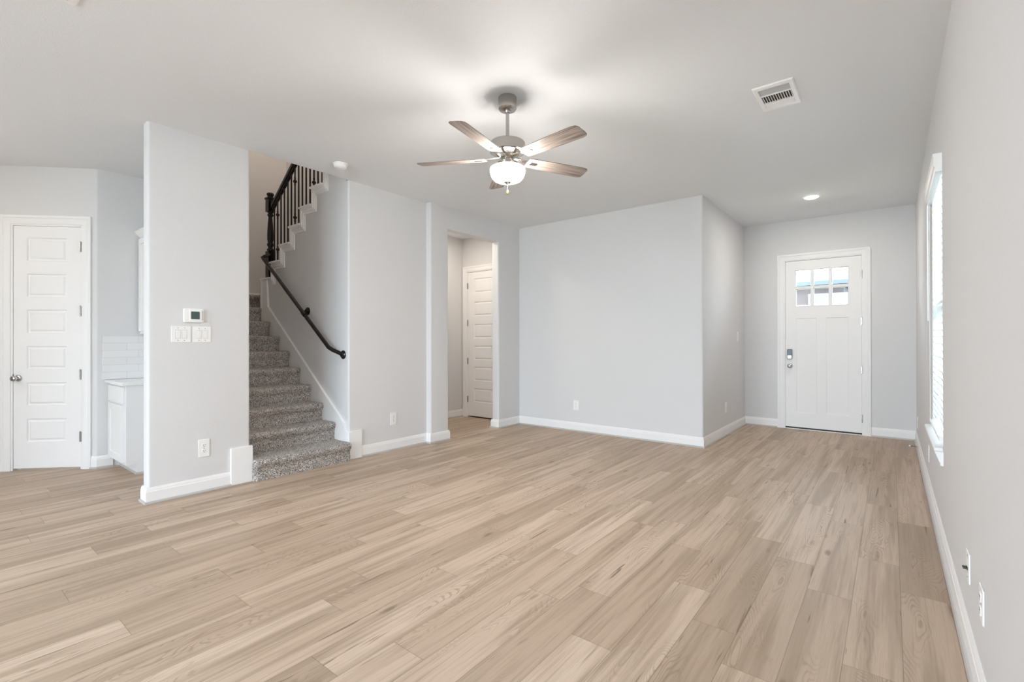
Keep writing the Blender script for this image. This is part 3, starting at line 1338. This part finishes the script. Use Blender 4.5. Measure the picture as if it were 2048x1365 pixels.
b.sweep([(KX0, KF + .085), (KX1, KF + .085), (KX1, KB)], [(0, 0), (.010, 0), (.010, .008), (.004, .018), (0, .018)])
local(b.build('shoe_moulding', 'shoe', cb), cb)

b = B()
b.box(KX0 + .003, KX1 + .028, KF - .042, KB - .001, .868, .898)
tag(b.build('countertop', 'quartz', bevel=.004), 'white quartz countertop lying on the small base cabinet', 'countertop')
b = B()
b.box(0, .60, -.010, -.001, 0, .448)
o = struct(b.build('wall_tile', 'tile', smooth=0, bevel=.002))
o.location = (PC.x, KF - .062, .900)
o.rotation_euler = (0, 0, R(90))

ub = thing('wall_cabinet', 'tall white wall cabinet with crown moulding behind the end of the thermostat wall', 'cabinet', (-5.95, 1.72, 1.372))
b = B()
b.box(KX0 + .03, KX1, 1.575, KB, 1.385, 2.400)
local(b.build('body', 'cab', ub, smooth=0), ub)
b = B()
q = (KX0 + .035, KX1 - .004, 1.400, 2.385)
face_grid(b, q, [ins(q, .058)], 1.555)
a = ins(q, .058)
ring(b, a, 1.555, ins(a, .001), 1.566)
plate(b, ins(a, .001), 1.566)
slab_sides(b, q, 1.555, 1.574)
bmesh.ops.remove_doubles(b.bm, verts=b.bm.verts, dist=1e-5)
local(b.build('door', 'cab', ub, smooth=0), ub)
b = B()
b.sweep([(KX0 + .03, KB - .01), (KX0 + .03, 1.575), (KX1, 1.575), (KX1, KB - .01)], [(-.01, 2.40), (.008, 2.40), (.014, 2.415), (.040, 2.455), (.046, 2.470), (-.01, 2.470)])
local(b.build('crown_moulding', 'cab', ub, smooth=0), ub)
b = B()
b.sweep([(KX0 + .03, KB - .01), (KX0 + .03, 1.575), (KX1, 1.575), (KX1, KB - .01)], [(-.012, 1.372), (.006, 1.372), (.006, 1.386), (-.012, 1.386)])
local(b.build('light_rail', 'cab', ub, smooth=0), ub)

# ------------------------------------------------------------------ wall plates
def screws(o, pts, y=-.0062):
    for x, z in pts:
        b = B()
        b.lathe([(.0035, 0), (.0030, .0012), (0, .0014)], 10, Matrix.Translation((x, y, z)) @ Matrix.Rotation(R(90), 4, 'X'))
        b.build('screw', 'nickel', o)


def outlet(label, loc, rz, w=.082, h=.140):
    o = thing('wall_outlet', label, 'outlet', loc, rz, 'wall outlets')
    b = B()
    b.prism_y(rrect(-w / 2, w / 2, -h / 2, h / 2, .005), -.006, -.0003)
    b.build('cover_plate', 'plastic', o, bevel=.002)
    for s in (1, -1):
        zc = s * .024
        b = B()
        b.prism_y(rrect(-.017, .017, zc - .017, zc + .017, .009), -.0085, -.005)
        q = b.build('receptacle', 'plastic', o, bevel=.001)
        b = B()
        b.box(-.0085, -.0060, -.0092, -.008, zc - .002, zc + .008)
        b.box(.0060, .0085, -.0092, -.008, zc - .001, zc + .007)
        b.lathe([(.003, 0), (0, .0007)], 10, Matrix.Translation((0, -.0085, zc - .009)) @ Matrix.Rotation(R(90), 4, 'X'))
        b.build('slot', 'slot', q, smooth=0)
    screws(o, [(0, 0)])
    return o


def rocker_plate(label, loc, rz, gangs, w, h, group=None):
    o = thing('light_switch', label, 'light switch', loc, rz, group)
    b = B()
    b.prism_y(rrect(-w / 2, w / 2, -h / 2, h / 2, .005), -.006, -.0003)
    b.build('cover_plate', 'plastic', o, bevel=.002)
    for g in range(gangs):
        xc = (g - (gangs - 1) / 2) * .048
        b = B()
        zz, ww = .034, .0165
        # surround frame and tilted paddle
        b.hull([(xc - ww, -.0035, -zz), (xc + ww, -.0035, -zz), (xc + ww, -.0035, zz), (xc - ww, -.0035, zz)],
               [(xc - ww, -.0075, -zz), (xc + ww, -.0075, -zz), (xc + ww, -.0120, zz), (xc - ww, -.0120, zz)])
        b.build('rocker', 'plastic', o, bevel=.001)
        b = B()
        for x0, x1, z0, z1 in ((xc - ww - .002, xc - ww, -zz - .002, zz + .002), (xc + ww, xc + ww + .002, -zz - .002, zz + .002),
                               (xc - ww, xc + ww, -zz - .002, -zz), (xc - ww, xc + ww, zz, zz + .002)):
            b.box(x0, x1, -.0066, -.0055, z0, z1)
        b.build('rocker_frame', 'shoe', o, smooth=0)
        screws(o, [(xc, .052), (xc, -.052)])
    return o


E90 = R(90)
rocker_plate('white double rocker switch plate left of its twin under the thermostat', (XL, 1.432, 1.351), E90, 2, .142, .136, 'double rocker switches under the thermostat')
rocker_plate('white double rocker switch plate nearer the stairs, right of its twin', (XL, 1.586, 1.351), E90, 2, .138, .136, 'double rocker switches under the thermostat')
rocker_plate('small white light switch on the entry side wall by the front door', (XG, 7.630, 1.348), E90, 1, .090, .140)
outlet('white wall outlet below the thermostat, left of the staircase', (XL, 1.602, .373), E90, .086, .150)
outlet('white wall outlet between the staircase and the hall opening', (XL, 3.605, .370), E90, .086, .146)
outlet('white wall outlet low on the broad back wall', (-3.543, YB, .370), 0, .088, .136)
outlet('white wall outlet on the entry side wall near its outer corner', (XG, 6.985, .375), E90, .086, .146)
outlet('white wall plate low on the right wall close to the front door corner', (XR, 7.62, .295), -E90)
outlet('white wall outlet just under the window sill on the right wall', (XR, 5.40, .325), -E90)
outlet('white wall outlet on the right wall closest to the viewer', (XR, 2.358, .358), -E90, .090, .122)
cx_ = thing('coax_plate', 'white cable plate with two protruding connectors on the right wall', 'cable plate', (XR, 2.735, .353), -E90)
b = B()
b.prism_y(rrect(-.045, .045, -.062, .062, .005), -.006, -.0003)
b.build('cover_plate', 'plastic', cx_, bevel=.002)
for s in (-.006, .006):
    b = B()
    m = Matrix.Translation((s * 2, -.005, -.008 + s * .2)) @ Matrix.Rotation(R(90), 4, 'X')
    b.lathe([(.006, 0), (.006, .004), (.0042, .005), (.0042, .016), (0, .016)], 12, m)
    b.build('connector', 'steel_dark', cx_)
screws(cx_, [(0, .045), (0, -.045)])

th = thing('thermostat', 'white rounded thermostat with dark green screen above the switch plates', 'thermostat', (XL, 1.520, 1.510), E90)
b = B()
b.prism_y(rrect(-.075, .075, -.059, .059, .014), -.022, -.0003)
bd = b.build('housing', 'plastic', th, bevel=.006, seg=3)
b = B()
b.prism_y(rrect(-.034, .058, -.048, .049, .004), -.0255, -.021)
b.build('front_panel', 'plastic', th, bevel=.0015)
b = B()
b.box(-.022, .042, -.0268, -.025, -.032, .033)
scr = b.build('screen', 'screen', th)
cu = bpy.data.curves.new('digits', 'FONT')
cu.body = '72'
cu.size = .024
cu.align_x = 'CENTER'
cu.extrude = .0003
to = bpy.data.objects.new('digits_text', cu)
COL.objects.link(to)
bpy.context.view_layer.update()
me = bpy.data.meshes.new_from_object(to.evaluated_get(bpy.context.evaluated_depsgraph_get()))
bpy.data.objects.remove(to)
bpy.data.curves.remove(cu)
me.materials.clear()
me.materials.append(M['digit'])
do = bpy.data.objects.new('digits', me)
COL.objects.link(do)
do.parent = scr
do.location = (.012, -.0270, -.002)
do.rotation_euler = (R(90), 0, 0)
b = B()
b.box(.062, .068, -.0232, -.021, -.040, .040)
b.build('side_groove', 'shoe', th)

# door stop on the right baseboard
ds = thing('door_stop', 'tiny spring door stop with white tip on the right baseboard', 'door stop', (XR - .014, 7.28, .058))
b = B()
b.tube([(0, 0, 0), (-.012, 0, 0)], .009, 12)
b.build('base', 'brass', ds)
b = B()
b.tube([(-.010, 0, 0), (-.066, 0, .002)], .0045, 10)
b.build('spring', 'steel_dark', ds)
b = B()
b.tube([(-.064, 0, .002), (-.080, 0, .002)], .009, 12)
b.build('tip', 'plastic', ds)

# ------------------------------------------------------------------ ceiling fittings
def vent(label, x0, x1, y0, y1):
    o = thing('ceiling_vent', label, 'vent', ((x0 + x1) / 2, (y0 + y1) / 2, H), R(90))
    w, l = (y1 - y0) / 2, (x1 - x0) / 2
    b = B()
    # frame: sloping rim around an open core; three banks along the long side
    iw, il = w - .042, l - .031

    def rg(a, c, z):
        return [(-a, -c, z), (a, -c, z), (a, c, z), (-a, c, z)]
    rr = [rg(w, l, -.0005), rg(w, l, -.004), rg(w - .008, l - .008, -.010), rg(iw, il, -.012), rg(iw, il, -.001)]
    for p, q in zip(rr, rr[1:]):
        for i in range(4):
            j = (i + 1) % 4
            b.face([p[i], p[j], q[j], q[i]])
    # cross bars between the three louvre banks
    b.box(-iw * .40, -iw * .32, -il, il, -.012, -.002)
    b.box(iw * .42, iw * .50, -il, il, -.012, -.002)
    bmesh.ops.remove_doubles(b.bm, verts=b.bm.verts, dist=1e-5)
    b.build('frame', 'plastic', o, smooth=0)
    b = B()
    b.box(-iw, iw, -il, il, -.0012, -.0004)
    b.build('duct', 'slot', o, smooth=0)
    n = 7
    b = B()
    for i in range(n):           # bank with louvres along y
        x = -iw + iw * .60 * (i + .5) / n
        b.hull([(x - .003, -il, -.011), (x - .001, -il, -.011), (x + .003, -il, -.002), (x + .001, -il, -.002)],
               [(x - .003, il, -.011), (x - .001, il, -.011), (x + .003, il, -.002), (x + .001, il, -.002)])
    b.build('near_louvres', 'plastic', o, smooth=0)
    b = B()
    for i in range(n):
        x = iw * .50 + iw * .50 * (i + .5) / n
        b.hull([(x + .004, -il, -.011), (x + .002, -il, -.011), (x - .004, -il, -.002), (x - .002, -il, -.002)],
               [(x + .004, il, -.011), (x + .002, il, -.011), (x - .004, il, -.002), (x - .002, il, -.002)])
    b.build('far_louvres', 'plastic', o, smooth=0)
    b = B()
    n = 12
    for i in range(n):
        yy = -il + 2 * il * (i + .5) / n
        b.hull([(-iw * .32, yy - .006, -.011), (-iw * .32, yy - .003, -.011), (-iw * .32, yy + .003, -.002), (-iw * .32, yy, -.002)],
               [(iw * .42, yy - .006, -.011), (iw * .42, yy - .003, -.011), (iw * .42, yy + .003, -.002), (iw * .42, yy, -.002)])
    b.build('middle_louvres', 'plastic', o, smooth=0)
    return o


vent('white louvred ceiling vent right of the ceiling fan', -.764, -.510, 3.672, 4.090)
vent('white ceiling vent cut off by the upper left edge of the photo', -3.344, -3.09, .140, .560)

sd = thing('smoke_detector', 'round white smoke detector on the ceiling in front of the stair opening', 'smoke detector', (-4.285, 2.685, H))
b = B()
b.lathe([(.072, -.001), (.072, -.010), (.066, -.012)], 40)
b.build('base_ring', 'plastic', sd)
b = B()
b.lathe([(0, -.047), (.030, -.047), (.032, -.044), (.048, -.043), (.056, -.038), (.061, -.026), (.064, -.012), (.064, -.008)], 40)
b.build('cover', 'plastic', sd, smooth=50)

dl = thing('downlight', 'round recessed downlight glowing in the entry ceiling before the front door', 'downlight', (-.762, 6.883, H))
b = B()
b.lathe([(.072, -.002), (.076, -.008), (.092, -.006), (.096, -.0005)], 40, cap=False)
b.build('trim_ring', 'plastic', dl)
b = B()
b.lathe([(0, -.026), (.030, -.024), (.055, -.017), (.071, -.006), (.073, -.001)], 40, cap=False)
b.build('lens', 'lens', dl)

# ------------------------------------------------------------------ ceiling fan
FX, FY = -2.170, 2.700
fan = thing('ceiling_fan', 'brushed nickel ceiling fan with five grey oak blades and lit glass bowl', 'ceiling fan', (FX, FY, H))
dz = lambda z: z - H
b = B()
b.lathe([(0, dz(2.951)), (.012, dz(2.951)), (.030, dz(2.950)), (.058, dz(2.956)), (.065, dz(2.964)), (.065, dz(3.045)), (.062, -.0005)], 48)
b.build('canopy', 'nickel', fan)
b = B()
b.lathe([(.0125, dz(2.72)), (.0125, dz(2.96))], 20)
b.lathe([(.020, dz(2.935)), (.024, dz(2.945)), (.020, dz(2.957))], 20)
b.lathe([(.030, dz(2.728)), (.026, dz(2.742)), (.016, dz(2.755)), (.0126, dz(2.758))], 20)
b.build('downrod', 'nickel', fan)
b = B()
b.lathe([(.040, dz(2.605)), (.060, dz(2.612)), (.098, dz(2.640)), (.108, dz(2.648)), (.126, dz(2.650)), (.127, dz(2.715)), (.122, dz(2.722)), (.055, dz(2.732)), (.03, dz(2.735))], 56)
b.build('motor_housing', 'nickel', fan, smooth=28)
b = B()
b.lathe([(.112, dz(2.5375)), (.114, dz(2.541)), (.080, dz(2.549)), (.072, dz(2.556)), (.072, dz(2.578)), (.042, dz(2.586)), (.038, dz(2.612))], 48)
b.build('light_fitter', 'nickel', fan, smooth=28)
b = B()
b.lathe([(0, dz(2.436)), (.055, dz(2.437)), (.078, dz(2.442)), (.098, dz(2.453)), (.114, dz(2.472)), (.123, dz(2.495)), (.127, dz(2.520)), (.124, dz(2.534)), (.112, dz(2.5385)), (.100, dz(2.539))], 56, cap=False)
b.build('light_bowl', 'bowl', fan, smooth=60)
b = B()
b.lathe([(0, dz(2.418)), (.010, dz(2.420)), (.018, dz(2.428)), (.028, dz(2.434)), (.028, dz(2.441))], 24)
b.build('finial', 'nickel', fan)
for px_, py_, zl in ((-.012, .012, 2.352), (.012, -.012, 2.344)):
    b = B()
    b.tube([(px_, py_, dz(2.432)), (px_, py_, dz(zl + .03))], .0012, 6)
    pc = b.build('pull_chain', 'nickel', fan)
    b = B()
    b.lathe([(0, dz(zl - .004)), (.006, dz(zl)), (.0075, dz(zl + .010)), (.005, dz(zl + .024)), (.002, dz(zl + .032))], 14, Matrix.Translation((px_, py_, 0)))
    b.build('fob', 'brass', pc, smooth=60)


def blade_mesh():
    b = B()
    out = [(.160, -.048), (.20, -.056), (.44, -.064), (.625, -.067), (.655, -.060), (.668, -.045), (.672, .020), (.668, .050), (.655, .062), (.625, .066), (.44, .064), (.20, .056), (.160, .048)]
    b.prism_z(out, -.003, .003)
    return b


for i in range(5):
    a = R(-151 + 72 * i)
    mtx = Matrix.Rotation(a, 4, 'Z') @ Matrix.Translation((0, 0, dz(2.604))) @ Matrix.Rotation(R(-12), 4, 'X')
    o = blade_mesh().build('blade', 'blade', fan, bevel=.0015)
    o.matrix_basis = mtx
    b = B()
    b.prism_z([(.060, -.020), (.12, -.014), (.17, -.016), (.235, -.030), (.245, -.020), (.245, .020), (.235, .030), (.17, .016), (.12, .014), (.060, .020)], .003, .008)
    b.box(.050, .10, -.016, .016, .004, .014)
    b.prism_z([(.185, -.018), (.235, -.014), (.245, 0), (.235, .014), (.185, .018), (.178, 0)], -.0065, -.003)
    b.build('blade_iron', 'nickel', o, bevel=.001)

# ------------------------------------------------------------------ outdoors, seen through the glass
b = B()
b.box(-60, 60, -60, 80, -.35, -.15)
struct(b.build('ground', 'grass', smooth=0))
b = B()
b.box(-40, 40, 14, 21, -.16, -.13)
b.box(-12, 4, -18, -6.7, -.16, -.10)  # unseen patio, added pale to reflect sky light onto the ceiling
tag(struct(b.build('street', 'concrete', smooth=0)), 'pale concrete paving outdoors beyond the front door and an unseen rear patio added to bounce skylight', 'street')
hs = thing('house', 'neighbouring house across the street seen through the front door glass', 'house', (-4.0, 25, -.15))
b = B()
b.box(-5.0, 2.6, -3.0, 4.0, 0, 3.6)
b.build('wall', 'brick', hs, smooth=0)
b = B()
b.prism_x([(-3.6, 3.55), (4.6, 3.55), (4.6, 3.70), (.5, 4.45), (-3.6, 3.70)], -5.5, 3.1)
b.build('roof', 'roof', hs, smooth=0)
b = B()
b.box(1.6, 4.2, -4.4, 3.0, 0, 3.15)
b.build('gable', 'siding', hs, smooth=0)
for x in (-3.6, -.9):
    b = B()
    b.box(x - .6, x + .6, -3.05, -2.98, 1.0, 2.6)
    b.build('window', 'hglass', hs, smooth=0)
